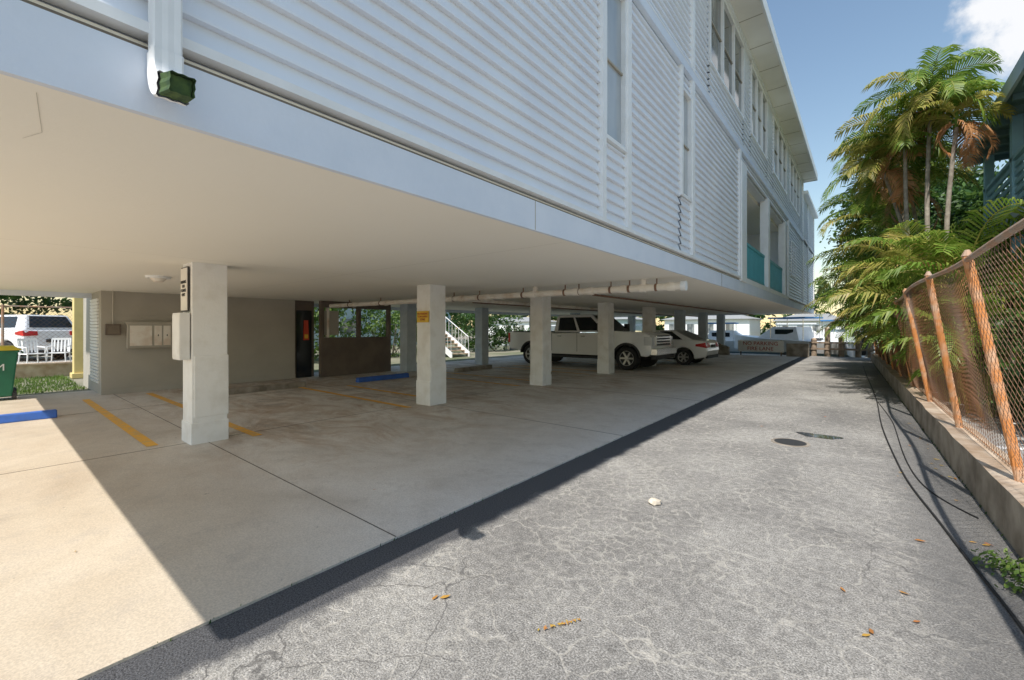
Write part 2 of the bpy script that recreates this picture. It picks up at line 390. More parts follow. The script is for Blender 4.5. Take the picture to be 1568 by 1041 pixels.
b=MB(); b.cyl((-8.9,1.8,CEIL),(-8.9,1.8,CEIL-.035),.17,.16,20,M_white); b.cyl((-8.9,1.8,CEIL-.035),(-8.9,1.8,CEIL-.09),.11,.06,20,M_pipe)
b.build('ceiling_light',apt)
b=MB()
zp=2.2
b.cyl((-2.3,7.25,zp),(-13.0,6.8,zp),.06,.06,14,M_pipe)
for x in [-2.42,-2.9,-3.25,-3.9,-4.2,-5.2,-6.4,-7.2,-8.4,-10,-11.5]:
    y=7.25-(abs(x)-2.3)*.042
    b.cyl((x,y,zp),(x-.11,y-.0046,zp),.074,.074,14,M_pipe)
    b.cyl((x-.3,y-.012,zp),(x-.3,y-.012,CEIL),.012,.012,6,M_rpipe)
    b.cyl((x-.29,y-.012,zp),(x-.33,y-.014,zp),.066,.066,14,M_rpipe)
b.cyl((-2.24,7.253,zp),(-2.32,7.25,zp),.08,.08,14,M_white)
b.cyl((-2.95,7.22,zp),(-2.95,7.22,CEIL),.05,.05,10,M_pipe); b.cyl((-5.2,7.13,zp),(-5.2,7.13,CEIL),.05,.05,10,M_pipe)
b.cyl((-7.5,6.9,zp),(-7.5,27,zp+.02),.045,.045,10,M_pipe)
b.cyl((-4.9,9,CEIL-.06),(-4.9,28,CEIL-.06),.025,.025,8,M_rpipe)
b.cyl((-8.8,9,CEIL-.08),(-8.8,28,CEIL-.08),.035,.035,8,M_rpipe)
b.cyl((-12.9,6.75,zp),(-12.9,6.75,1.1),.06,.06,10,M_pipe)
b.build('drain_pipe',apt)
b=MB()
b.box(-15.9,-13.2,1.66,5.9,0,CEIL,M_greywall)
b.box(-13.2,-13.18,1.66,5.9,0,.14,M_greywall)
for z in (.6,1.2,1.8): b.box(-13.2,-13.197,1.7,5.88,z,z+.01,M_greywall)
for i in range(26): b.hexa([(-14.5,1.64,.25+i*.075),(-13.5,1.64,.25+i*.075),(-13.5,1.66,.25+i*.075),(-14.5,1.66,.25+i*.075)],[(-14.5,1.62,.31+i*.075),(-13.5,1.62,.31+i*.075),(-13.5,1.66,.31+i*.075),(-14.5,1.66,.31+i*.075)],M_white)
b.build('storage_room',apt,bevel=.004)
b=MB()
b.box(-13.6,-13.25,5.9,6.5,0,CEIL,M_darkbrown); b.box(-13.24,-13.2,5.95,6.4,0,2.05,M_cglass)
b.hexa([(-13.19,6.14,1.15),(-13.15,6.14,1.15),(-13.15,6.3,1.15),(-13.19,6.3,1.15)],[(-13.19,6.16,1.75),(-13.15,6.16,1.75),(-13.15,6.27,1.75),(-13.19,6.27,1.75)],M_orange)
b.box(-13.19,-13.148,6.16,6.27,1.2,1.32,M_signy)
b.box(-12.95,-12.8,6.5,9.0,0,1.22,M_darkbrown)
for y in (6.5,7.75,8.9): b.box(-12.95,-12.8,y,y+.1,1.22,2.15,M_darkbrown)
b.box(-12.95,-12.8,6.5,9.0,2.15,CEIL,M_darkbrown)
b.box(-12.90,-12.86,6.6,7.1,1.3,2.05,M_greywall)
b.build('brown_screen_wall',apt)
# downspout
b=MB()
def ring(cx,cz,ang,w=.05,d=.05,y=.455):
    nx,nz=math.cos(ang),math.sin(ang)
    prof=[(-1,-.85),(-.85,-1),(-.4,-.92),(0,-1),(.4,-.92),(.85,-1),(1,-.85),(.92,-.4),(1,0),(.92,.4),(1,.85),(.85,1),(.4,.92),(0,1),(-.4,.92),(-.85,1),(-1,.85),(-.92,.4),(-1,0),(-.92,-.4)]
    return [(cx+nx*u*d,y+v*w,cz+nz*u*d) for u,v in prof]
rings=[ring(-2.14,5.5,0,.047,.04),ring(-2.14,2.56,0,.047,.04)]
rings2=[ring(-2.14,2.58,0,.051,.045)]
for i in range(0,9):
    a=math.radians(9.5*i); cz2=2.535-.125*math.sin(a); cx2=-2.14+.125*(1-math.cos(a)); rings2.append(ring(cx2,cz2,a,.050,.045))
rings2.append(ring(cx2+.02,cz2-.004,a,.051,.046))
for rs in (rings,rings2):
    n=20; vs=[p for r_ in rs for p in r_]
    fs=[(j*n+i,j*n+(i+1)%n,(j+1)*n+(i+1)%n,(j+1)*n+i) for j in range(len(rs)-1) for i in range(n)]
    b.add(vs,fs,M_white)
e1=ring(cx2+.021,cz2-.004,a,.045,.040,.457); e2=ring(cx2+.095,cz2-.012,a,.040,.036,.466)
b.add(e1+e2,[(i,(i+1)%20,20+(i+1)%20,20+i) for i in range(20)],M_ygreen)
b.add(ring(cx2+.07,cz2-.010,a,.038,.034,.463),[tuple(range(20))],M_ygreen)
b.box(-2.19,-2.08,.39,.52,3.2,3.24,M_white)
b.build('downspout',apt,fix=True)
b=MB()
b.box(-7.0,-6.7,1.655,1.665,1.72,2.30,M_txtb); b.box(-6.985,-6.715,1.645,1.655,1.735,2.285,M_pipe)
b.box(-6.99,-6.66,1.56,1.665,1.10,1.70,M_col); b.box(-6.975,-6.675,1.553,1.56,1.12,1.68,M_col)
b.build('column_box',apt,bevel=.006)
text('column_sign_text','PARKING\nFOR\nCONDO\nONLY',(-6.85,1.642,2.02),(math.radians(90),0,0),.055,M_txtb,apt)
sg=MB(); sg.box(-6.80,-6.46,5.385,5.40,1.62,1.84,M_signy); s_=sg.build('parking_sign')
text('sign_text','NO PARKING\nTOW AWAY\nZONE',(-6.63,5.382,1.73),(math.radians(90),0,0),.055,M_signr,s_)
b=MB()
b.box(-13.18,-13.02,2.08,3.1,1.05,1.62,M_greywall)
b.box(-13.02,-13.01,2.12,2.52,1.1,1.57,M_pipe); 
for i in range(3):
    b.box(-13.02,-13.01,2.56+i*.17,2.70+i*.17,1.1,1.57,M_pipe); b.box(-13.01,-13.0,2.62+i*.17,2.64+i*.17,1.32,1.36,M_txtb)
b.box(-13.03,-13.005,2.05,3.13,1.60,1.65,M_greywall)
b.build('mailbox_cluster',bevel=.006)
b=MB(); b.box(-13.18,-13.08,1.72,1.98,1.35,1.6,M_darkbrown); b.box(-13.08,-13.07,1.75,1.95,1.38,1.57,M_brownline); b.cyl((-13.13,1.85,1.6),(-13.13,1.85,CEIL),.015,.015,8,M_greywall)
b.build('electric_meter_box')
def bumper(y0,y1,x,m):
    b=MB(); h=.13
    pts=[(-.09,0),(.09,0),(.06,h),(-.06,h)]
    vs=[(x+p,y0,.014+z) for p,z in pts]+[(x+p*1,y1,.014+z) for p,z in pts]
    b.add(vs,[(0,1,5,4),(1,2,6,5),(2,3,7,6),(3,0,4,7),(3,2,1,0),(4,5,6,7)],m); return b.build('parking_bumper',bevel=.015)
bumper(-1.0,.78,-10.5,M_bluep); bumper(3.4,5.2,-11.1,M_conc); bumper(6.5,8.2,-10.8,M_bluep); bumper(10.2,12,-10.8,M_conc)
e=empty('trash_bin',(-13.95,.1,0.0))
b=MB(); b.hexa([(-.26,-.28,.1),(.26,-.28,.1),(.26,.28,.1),(-.26,.28,.1)],[(-.33,-.36,1.03),(.33,-.36,1.03),(.33,.36,1.03),(-.33,.36,1.03)],M_bin)
b.box(-.35,.35,-.38,.38,1.0,1.05,M_bin)
b.build('body',e,bevel=.03)
b=MB(); b.hexa([(-.35,-.38,1.06),(.36,-.38,1.06),(.36,.40,1.06),(-.35,.40,1.06)],[(-.28,-.3,1.14),(.28,-.3,1.14),(.28,.3,1.14),(-.28,.3,1.14)],M_binlid); b.box(-.355,.365,-.385,.405,1.05,1.075,M_binlid)
b.build('lid',e,bevel=.012)
b=MB()
b.lathe_y((.15,.28,.12),[(0,-.0),(.12,-.0),(.12,.06),(.05,.06),(0,.07)],18,M_dgrey)
b.lathe_y((-.15,.28,.12),[(0,-.0),(.12,-.0),(.12,.06),(.05,.06),(0,.07)],18,M_dgrey)
b.cyl((-.2,.42,1.0),(.2,.42,1.0),.018,.018,8,M_bin)
b.build('wheels_and_handle',e)
text('label','WM',(.335,.0,.70),(math.radians(86),0,math.radians(90)),.2,M_white,e)

# ---------------------------------------------------------------- vehicles
def arch(cx,cz,r,a0,a1,n=9): return [(cx+r*math.cos(math.radians(a0+(a1-a0)*i/n)),cz+r*math.sin(math.radians(a0+(a1-a0)*i/n))) for i in range(n+1)]
def wheel(b,x,y,r,w,side):
    s=side
    b.lathe_y((x,y,r),[(r*.62,0),(r*.66,s*.03),(r*.93,s*.035),(r,s*-.01),(r,-s*w),(r*.6,-s*w),(0,-s*w)],28,M_black)
    b.lathe_y((x,y,r),[(r*.64,s*.01),(r*.6,-s*.02),(r*.55,-s*.07),(0,-s*.07)],28,M_dgrey)
    b.lathe_y((x,y,r),[(r*.65,s*.018),(r*.60,s*.012),(r*.58,-s*.02)],28,M_rim)
    for i in range(6):
        a=i*math.pi/3; c,sn=math.cos(a),math.sin(a)
        def pt(rad,off,yy): return (x+c*rad-sn*off,y+yy,r+sn*rad+c*off)
        b.hexa([pt(0,-.03,-s*.05),pt(r*.6,-.03,-s*.05),pt(r*.6,.03,-s*.05),pt(0,.03,-s*.05)],[pt(0,-.03,s*.0),pt(r*.6,-.03,s*.008),pt(r*.6,.03,s*.008),pt(0,.03,s*.0)],M_rim)
    b.lathe_y((x,y,r),[(r*.2,-s*.03),(r*.18,s*.02),(0,s*.025)],14,M_rim)
def truck():
    e=empty('pickup_truck',(-12.0,15.5,.014)); W=2.04
    b=MB()
    wf,wr=5.45,1.2; r=.42
    pts=[(.02,.62),(.0,1.34),(2.22,1.34),(2.26,1.30),(4.45,1.33),(4.55,1.42),(5.9,1.36),(6.28,1.27),(6.36,1.1),(6.36,.62),(6.2,.5)]
    pts+=arch(wf,.44,.53,8,172)+[(4.8,.48),(1.85,.48)]+arch(wr,.44,.53,8,172)+[(.5,.6)]
    b.prism(pts,-W/2,W/2,M_paint); b.build('body',e,bevel=.035,fix=True)
    h=W/2-.03;t=W/2-.2
    B=[(2.32,-h,1.34),(4.75,-h,1.36),(4.75,h,1.36),(2.32,h,1.34)]; T=[(2.42,-t,2.03),(3.95,-t,2.03),(3.95,t,2.03),(2.42,t,2.03)]
    b=MB(); b.hexa(B,T,M_paint); b.build('cab',e,bevel=.05,fix=True)
    b=MB()
    def win(q,off=.012):
        for A_,B_,C_,D_,fl in((B[0],B[1],T[1],T[0],False),(B[2],B[3],T[3],T[2],True)):
            A_,B_,C_,D_=map(Vector,(A_,B_,C_,D_)); nrm=(B_-A_).cross(D_-A_).normalized()
            vs=[]
            for u,v in q:
                u=1-u if fl else u
                vs.append((A_*(1-u)+B_*u)*(1-v)+(D_*(1-u)+C_*u)*v+nrm*off)
            b.add(vs,[tuple(range(len(vs)))],M_cglass)
    win([(.09,.08),(.46,.08),(.46,.84),(.09,.84)]); win([(.51,.08),(.93,.08),(.93,.3),(.92,.84),(.51,.84)])
    b.panel(B[1],B[2],T[2],T[1],.05,.95,.06,.92,.012,M_cglass); b.panel(B[3],B[0],T[0],T[3],.1,.9,.15,.85,.012,M_cglass)
    b.box(6.35,6.39,-.68,.68,.88,1.24,M_dgrey)
    for z in(.95,1.05,1.15): b.box(6.39,6.42,-.66,.66,z,z+.045,M_chrome)
    b.box(6.38,6.425,-.7,-.66,.88,1.24,M_chrome); b.box(6.38,6.425,.66,.7,.88,1.24,M_chrome)
    for s in(-1,1):
        b.box(6.1,6.385,min(s*.7,s*1.025),max(s*.7,s*1.025),.9,1.2,M_lamp)
        b.box(-.01,.1,min(s*.85,s*1.025),max(s*.85,s*1.025),.9,1.3,M_tail)
        b.box(4.42,4.56,min(s*1.05,s*1.28),max(s*1.05,s*1.28),1.38,1.68,M_dgrey); b.box(4.46,4.52,min(s*.98,s*1.08),max(s*.98,s*1.08),1.45,1.5,M_dgrey)
        for x in(2.25,3.42,4.52): b.box(x,x+.014,min(s*1.018,s*1.023),max(s*1.018,s*1.023),.6,1.31,M_dgrey)
        for x in(2.55,3.62): b.box(x,x+.16,min(s*1.02,s*1.045),max(s*1.02,s*1.045),1.17,1.21,M_chrome)
        b.box(1.9,4.8,min(s*.93,s*1.1),max(s*.93,s*1.1),.36,.43,M_dgrey)
        b.box(.1,2.2,min(s*.93,s*1.0),max(s*.93,s*1.0),1.345,1.375,M_dgrey)
        for c in (wf,wr):
            a1=arch(c,.44,.54,4,176,14); a2=arch(c,.44,.47,4,176,14)
            for i in range(14):
                q=[a1[i],a1[i+1],a2[i+1],a2[i]]
                b.add([(p[0],s*1.035,p[1]) for p in q],[(0,1,2,3)],M_dgrey)
                b.add([(a1[i][0],s*1.035,a1[i][1]),(a1[i+1][0],s*1.035,a1[i+1][1]),(a1[i+1][0],s*1.0,a1[i+1][1]),(a1[i][0],s*1.0,a1[i][1])],[(0,1,2,3)],M_dgrey)
                b.add([(a2[i][0],s*1.035,a2[i][1]),(a2[i+1][0],s*1.035,a2[i+1][1]),(a2[i+1][0],s*.75,a2[i+1][1]),(a2[i][0],s*.75,a2[i][1])],[(0,1,2,3)],M_black)
    b.box(.15,2.18,-.85,.85,1.343,1.35,M_dgrey)
    b.build('trim_and_glass',e)
    b=MB(); b.box(6.3,6.56,-1.0,1.0,.55,.80,M_chrome); b.box(6.3,6.5,-.9,.9,.40,.55,M_dgrey); b.box(-.18,0,-.95,.95,.55,.75,M_chrome)
    b.build('bumpers',e,bevel=.03)
    b=MB()
    for x in(wf,wr):
        wheel(b,x,-.99,r,.28,-1); wheel(b,x,.99,r,.28,1)
    b.box(.9,5.8,-.5,.5,.35,.6,M_black)
    b.build('wheels',e)
truck()
def car(name,loc,rz,suv=False):
    e=empty(name,loc,rz); W=1.82
    z=.25 if suv else 0
    b=MB(); wf,wr,r=3.65,.9,.33+(.04 if suv else 0); ar=r+.07
    rear=[(.05,.35),(-.02,.6),(.03,.9+z),(.10,1.0+z)] 
    pts=rear+[(.55,1.04+z),(3.2,.99+z),(3.9,.86+z),(4.4,.70+z),(4.58,.52+z*.5),(4.55,.28)]+arch(wf,r,ar,-10,190)+arch(wr,r,ar,-10,190)
    b.prism(pts,-W/2,W/2,M_paint); b.build('body',e,bevel=.06,fix=True)
    if suv: xb0,xb1,xt0,xt1,zb,zt=.06,3.4,.35,2.7,1.2,1.78
    else: xb0,xb1,xt0,xt1,zb,zt=.45,3.4,1.35,2.55,.98,1.42
    h=W/2-.04;t=W/2-.24
    B=[(xb0,-h,zb),(xb1,-h,zb),(xb1,h,zb),(xb0,h,zb)];T=[(xt0,-t,zt),(xt1,-t,zt),(xt1,t,zt),(xt0,t,zt)]
    b=MB(); b.hexa(B,T,M_paint); b.build('cabin',e,bevel=.06,fix=True)
    b=MB()
    for u0,u1 in((.14,.48),(.51,.86)):
        b.panel(B[0],B[1],T[1],T[0],u0,u1,.12,.86,.014,M_cglass); b.panel(B[2],B[3],T[3],T[2],1-u1,1-u0,.12,.86,.014,M_cglass)
    b.panel(B[1],B[2],T[2],T[1],.06,.94,.12,.92,.014,M_cglass); b.panel(B[3],B[0],T[0],T[3],.08,.92,.15,.9,.014,M_cglass)
    for s in(-1,1):
        b.hexa([(-.03,s*.52,.74+z),(.02,s*.52,.74+z),(.42,s*.925,.78+z),(-.0,s*.925,.72+z)],[(.0,s*.52,.9+z),(.05,s*.52,.9+z),(.42,s*.925,.86+z),(.06,s*.925,.93+z)],M_tail)
        b.hexa([(4.2,s*.6,.58+z),(4.56,s*.6,.56+z),(4.35,s*.92,.6+z),(4.1,s*.92,.62+z)],[(4.15,s*.6,.72+z),(4.42,s*.6,.7+z),(4.25,s*.92,.74+z),(4.0,s*.92,.76+z)],M_lamp)
        b.box(2.9,3.02,min(s*.9,s*1.05),max(s*.9,s*1.05),zb,zb+.13,M_paint)
        for x in(1.3,2.2,3.15): b.box(x,x+.01,min(s*.905,s*.914),max(s*.905,s*.914),.4,zb-.02,M_dgrey)
    b.box(-.035,.0,-.26,.26,.72,.84,M_dgrey); b.box(-.01,.08,-.75,.75,.3,.42,M_dgrey); b.box(4.5,4.6,-.6,.6,.32,.5,M_dgrey)
    b.build('trim_and_glass',e)
    b=MB()
    for x in(wf,wr): wheel(b,x,-.88,r,.2,-1); wheel(b,x,.88,r,.2,1)
    b.box(.5,4.1,-.6,.6,.2,.45,M_black); b.build('wheels',e)
car('parked_car',(-4.75,18.8,.014),math.pi)
car('parked_suv',(-24.5,1.75,0.25),math.pi+.5,True)

# ---------------------------------------------------------------- right fence
cw=MB()
ys=[-4+i*.5 for i in range(0,63)]
R2=random.Random(3)
jit=[R2.uniform(-.006,.006) for _ in ys]
for i in range(len(ys)-1):
    y,y2=ys[i],ys[i+1]; a,c=xf(y)+jit[i],xf(y2)+jit[i+1]; t1,t2=.35+jit[i],.35+jit[i+1]
    cw.quad((a,y,-.05),(c,y2,-.05),(c,y2,t2),(a,y,t1),M_conc)
    cw.quad((a,y,t1),(c,y2,t2),(c+.26,y2,t2),(a+.26,y,t1),M_conctop)
    cw.quad((a+.26,y,-.05),(c+.26,y2,-.05),(c+.26,y2,t2),(a+.26,y,t1),M_conc)
cw.build('low_concrete_wall')
fe=empty('chain_link_fence')
def fb(y): return Vector((xf(y)+.14,y,.35))
def ft(y): return Vector((xf(y)+.14-.28+.03*math.sin(y*1.3),y,2.07+.03*math.sin(y*.9+1)))
b=MB()
y=.45
while y<25.5:
    dy=R.uniform(-.12,.12)
    b.cyl(fb(y),ft(y+dy)+Vector((0,0,.03)),.033,.033,10,M_rust)
    b.cyl(ft(y+dy)+Vector((0,0,.03)),ft(y+dy)+Vector((0,0,.08)),.038,.015,10,M_rail)
    y+=2.24
b.build('posts',fe)
b=MB(); y=-3
while y<25.5: b.cyl(ft(y),ft(y+.56),.022,.022,8,M_rail); y+=.56
y=-3
while y<25.5: b.cyl(fb(y)+Vector((0,0,.06)),fb(y+.56)+Vector((0,0,.06)),.004,.004,4,M_rust); y+=.56
b.build('rails',fe)
b=MB(); pitch=.085; H=1.68
y=-3-H
def fp(y,t): a=fb(y)+Vector((0,0,.03)); c=ft(y); return a*(1-t)+c*t
sag=lambda y,t: Vector((.05*math.sin(y*2.1)*math.sin(t*math.pi),0,0))
while y<25.5:
    for sgn in(1,-1):
        segs=4; prev=None
        for i in range(segs+1):
            t=i/segs; yy=y+(t*H if sgn>0 else (1-t)*H)
            if yy<-3 or yy>25.5: prev=None; continue
            p=fp(yy,t)+sag(yy,t)
            if prev is not None: b.cyl(prev,p,.0020,.0020,3,M_wire,caps=False)
            prev=p
    y+=pitch
b.build('wire_mesh',fe)
def shadow_tube(name,pts,r=.008):
    c=bpy.data.curves.new(name,'CURVE'); c.dimensions='3D'; c.bevel_depth=r; s=c.splines.new('NURBS'); s.points.add(len(pts)-1)
    for i,p in enumerate(pts): s.points[i].co=(p[0],p[1],p[2] if len(p)>2 else r+.001,1)
    s.use_endpoint_u=True; s.order_u=4; c.materials.append(M_black)
    o=bpy.data.objects.new(name,c); scene.collection.objects.link(o)
shadow_tube('cable_shadow',[(.0,22),(.05,18.6),(.18,14),(.23,11.1),(.20,8.8),(.28,6.72),(.33,5.6),(.46,4.67),(.52,4.0),(.626,3.3),(.66,2.5),(.7,1)])  # thin black tubes standing in for overhead cable shadows on the asphalt
shadow_tube('cable_shadow',[(.23,11.5),(.34,9.8),(.38,9),(.36,7.2),(.39,5.83),(.5,5.3),(.70,4.95)],.006)

# ---------------------------------------------------------------- small things on the lane
b=MB(); b.cyl((-.745,6.7,0),(-.745,6.7,.006),.22,.22,28,M_conc); b.cyl((-.745,6.7,.006),(-.745,6.7,.010),.18,.18,28,M_dgrey); b.build('manhole_cover')
b=MB(); pts=[(-.48+.24*math.cos(t)*(1+.25*math.sin(3*t)),7.35+.17*math.sin(t)*(1+.3*math.cos(2*t)),.005) for t in [i*2*math.pi/30 for i in range(30)]]
b.add(pts,[tuple(range(30))],M_pud); b.build('puddle')
bm=bmesh.new(); bmesh.ops.create_icosphere(bm,subdivisions=2,radius=.06)
for v in bm.verts:
    v.co.x*=1.0+R.uniform(-.15,.15); v.co.z=max(v.co.z*.5+R.uniform(-.01,.01),-.02); v.co.y*=.7+R.uniform(-.1,.1)
me=bpy.data.meshes.new('stone'); bm.to_mesh(me); bm.free(); me.materials.append(M_stone)
o=bpy.data.objects.new('loose_stone',me); o.location=(-1.38,3.62,.02); o.rotation_euler=(0,0,.7); scene.collection.objects.link(o)
b=MB()
def leafp(x,y,s,z=.01):
    a=R.uniform(0,6.28); c,sn=math.cos(a),math.sin(a)
    q=[(-1,0,0),(-.3,.35,.12),(.5,.3,.05),(1,0,.2),(.4,-.35,.1),(-.4,-.3,0)]
    b.add([(x+(u*c-v*sn)*s,y+(u*sn+v*c)*s,z+w*s) for u,v,w in q],[tuple(range(6))],M_fall)
for x,y in [(-.09,3.1),(.01,2.71),(.31,4.16),(.18,3.28),(.21,3.0),(-1.84,1.58),(-1.80,1.62),(.3,6),(-.5,9),(.1,12),(-1.2,7.5),(-3.5,2.3),(.6,6.4),(.62,7.4),(.03,2.76)]:
    leafp(x,y,R.uniform(.018,.034))
for i in range(22): leafp(-1.24+i*.005+R.uniform(-.012,.012),1.74+i*.009+R.uniform(-.012,.012),.012,.012)
for i in range(40): y=R.uniform(4,24); leafp(xf(y)-abs(R.gauss(0,.14))-.04,y,R.uniform(.018,.032))
for i in range(40): y=R.uniform(0,22); leafp(R.uniform(-8,.6),y,R.uniform(.006,.014),.022)
b.build('fallen_leaves')

# ---------------------------------------------------------------- vegetation
UP=Vector((0,0,1))
def frond(b,base,az,el,L,droop,leafL,n,m):
    p=Vector(base); step=L/n; pitch=el; pts=[]
    hd=Vector((math.cos(az),math.sin(az),0)); tw=R.uniform(-.5,.5)
    for i in range(n+1):
        t=i/n; d=(hd*math.cos(pitch)+UP*math.sin(pitch)).normalized(); pts.append((p.copy(),d,t))
        p=p+d*step; pitch=el-droop*((i+1)/n)**1.3
    for i in range(0,n,3):
        j=min(i+3,n); b.cyl(pts[i][0],pts[j][0],.016*(1-i/n)+.004,.016*(1-j/n)+.003,3,M_frondy if m is M_frond else m,False)
    for p,d,t in pts:
        if t<.12: continue
        side=d.cross(UP).normalized(); nn=side.cross(d)
        side=(side*math.cos(tw)+nn*math.sin(tw))
        l=leafL*max(.25,math.sin(math.pi*(.12+.80*t))**.7)*R.uniform(.85,1.1)
        for s in(-1,1):
            ld=(side*s*.85+d*(.35+.5*t)+nn*.25).normalized(); w=d*(.018+.022*leafL)
            a=p; mid=p+ld*l*.5+UP*R.uniform(-.02,.02); tip=p+ld*l*.9-UP*l*R.uniform(.2,.65)+d*R.uniform(-.04,.04)
            b.add([a-w*.4,a+w*.4,mid+w*.8,mid-w*.8,tip],[(0,1,2,3),(3,2,4)],m)
def palm(name,base,top,L,nf,dead=.0,yel=.2):
    b=MB(); base=Vector(base);top=Vector(top); pts=[];n=9
    bend=Vector((R.uniform(-.2,.2),R.uniform(-.2,.2),0))
    for i in range(n+1):
        t=i/n; pts.append(base.lerp(top,t)+bend*math.sin(t*math.pi))
    b.tube(pts,[.06-.022*i/n for i in range(n+1)],10,M_trunk)
    b.cyl(top,top+UP*.4,.05,.03,8,M_frond)
    for i in range(nf):
        az=i*2.399+R.uniform(-.25,.25); k=i/nf
        el=1.35-1.35*k+R.uniform(-.15,.15); m=M_frond
        if R.random()<yel: m=M_frondy
        if k>.65 and R.random()<dead: m=M_frondd; el=-.4
        frond(b,top+UP*(.35-.3*k),az,el,L*R.uniform(.75,1.1),1.4+R.uniform(0,.9),L*.34,32,m)
    return b.build(name)
palm('palm_tree',(1.4,15.6,0),(.42,15.0,5.6),1.45,20,.15,.5)
palm('palm_tree',(1.3,14.9,0),(.80,14.4,6.0),1.5,20,.1,.35)
palm('palm_tree',(1.5,14.2,0),(1.22,14.0,6.6),1.6,21,.1,.35)
palm('palm_tree',(1.7,14.0,0),(1.60,13.6,5.95),1.05,14,1.0,.5)
palm('palm_tree',(1.6,17.8,0),(.75,17.6,6.5),1.8,19,.1,.4)
palm('palm_tree',(1.5,16.4,0),(1.0,16.0,5.2),1.5,18,.1,.3)
palm('palm_tree',(1.2,18.4,0),(.15,18.2,4.9),1.6,18,.2,.4)
def areca(name,c,nf,H,L,yel=.2):
    b=MB()
    for i in range(nf):
        az=R.uniform(0,6.28); r=R.uniform(0,.35); bx,by=c[0]+math.cos(az)*r,c[1]+math.sin(az)*r
        h=H*R.uniform(.25,1); t=Vector((bx+math.cos(az)*h*.16,by+math.sin(az)*h*.16,h))
        b.cyl((bx,by,0),t,.03,.018,6,M_frondy,False)
        q=R.random(); m=M_frondy if q<yel else (M_frondd if q>.96 else M_frond)
        frond(b,t,az+R.uniform(-.4,.4),R.uniform(.7,1.4),L*R.uniform(.75,1.1),R.uniform(1.3,2.0),.58,28,m)
    b.build(name)
areca('areca_palm',(1.1,19.6),60,3.6,2.5)
areca('areca_palm',(1.15,17.0),56,3.3,2.2)
areca('areca_palm',(1.4,14.6),54,3.2,1.9,.25)
areca('areca_palm',(1.55,12.6),48,2.8,1.7,.25)
areca('areca_palm',(1.75,11.0),32,2.1,1.4)
areca('areca_palm',(.9,22.6),50,3.6,2.5)
areca('areca_palm',(1.0,26.0),36,3.0,2.2)
def leaves(b,c,rad,ncl,nl,size,m,clr=.28):
    c=Vector(c)
    for k in range(ncl):
        while True:
            q=Vector((R.uniform(-1,1),R.uniform(-1,1),R.uniform(-1,1)))
            if .3<q.length<1: break
        cc=c+Vector((q.x*rad[0],q.y*rad[1],q.z*rad[2])); cr=clr*min(rad)*R.uniform(.7,1.3)
        for i in range(nl):
            o=Vector((R.gauss(0,.5),R.gauss(0,.5),R.gauss(0,.38)))*cr
            n=Vector((R.gauss(0,1),R.gauss(0,1),R.gauss(.6,1))).normalized(); a=n.orthogonal().normalized()
            a=(Matrix.Rotation(R.uniform(0,6.28),3,n)@a); d=n.cross(a); s=size*R.uniform(.6,1.3); p=cc+o
            b.add([p-a*s,p+d*s*.42,p+a*s,p-d*s*.42],[(0,1,2,3)],m)
def tree(name,base,H,rad,ncl,nl,size,m):
    b=MB(); base=Vector(base); top=base+UP*(H-rad[2]*1.1)
    b.tube([base,base.lerp(top,.5)+Vector((.1,.05,0)),top],[.16,.12,.1],10,M_trunk)
    cen=base+UP*(H-rad[2])
    for i in range(8):
        a=i*.785+R.uniform(-.3,.3); e=cen+Vector((math.cos(a)*rad[0]*.65,math.sin(a)*rad[1]*.65,R.uniform(-.2,.5)*rad[2]))
        mid=top.lerp(e,.5)+UP*.2; b.tube([top,mid,e],[.07,.045,.015],6,M_trunk)
    leaves(b,cen,rad,ncl,nl,size,m); return b.build(name)
tree('broadleaf_tree',(1.8,24.5,0),8.2,(2.6,2.6,2.7),170,95,.13,M_leaf)
tree('broadleaf_tree',(2.6,20.6,0),6.2,(1.7,1.8,2.2),80,85,.11,M_leaf)
tree('broadleaf_tree',(-27,6,0),7,(3.5,3.2,2.8),60,70,.15,M_leaf)
tree('broadleaf_tree',(-31,0,0),8,(3.0,3.5,3),70,70,.18,M_leaf)
tree('broadleaf_tree',(-22,10,0),5.6,(3,3,2.4),60,80,.14,M_leaf2)
tree('broadleaf_tree',(-24,20,0),6.6,(3.5,3.5,3),60,60,.16,M_leaf)
def shrub(name,c,rad,ncl,nl,size,m):
    b=MB()
    for i in range(7):
        a=R.uniform(0,6.28); b.cyl((c[0],c[1],0),(c[0]+math.cos(a)*rad[0]*.6,c[1]+math.sin(a)*rad[1]*.6,c[2]+rad[2]*.3),.03,.01,5,M_trunk,False)
    leaves(b,c,rad,ncl,nl,size,m,.35); b.build(name)
shrub('hedge',(1.95,9.8,1.1),(.45,2.2,1.1),100,60,.06,M_leaf)
shrub('hedge',(2.1,14.5,1.3),(.8,3.2,1.5),110,65,.08,M_leaf)
shrub('hedge',(1.9,21,1.5),(.9,4.2,1.8),110,65,.08,M_leaf)
shrub('hedge',(-19.5,8.4,1.4),(1.4,3.0,1.5),80,70,.10,M_leaf2)
shrub('hedge',(-19.8,14.0,1.4),(1.2,3,1.6),80,60,.10,M_leaf2)
shrub('hedge',(-19.5,22,1.2),(1.2,4.5,1.5),70,60,.11,M_leaf)
shrub('hedge',(-30,2.0,1.8),(1.0,6,1.9),80,60,.13,M_leaf)
b=MB(); 
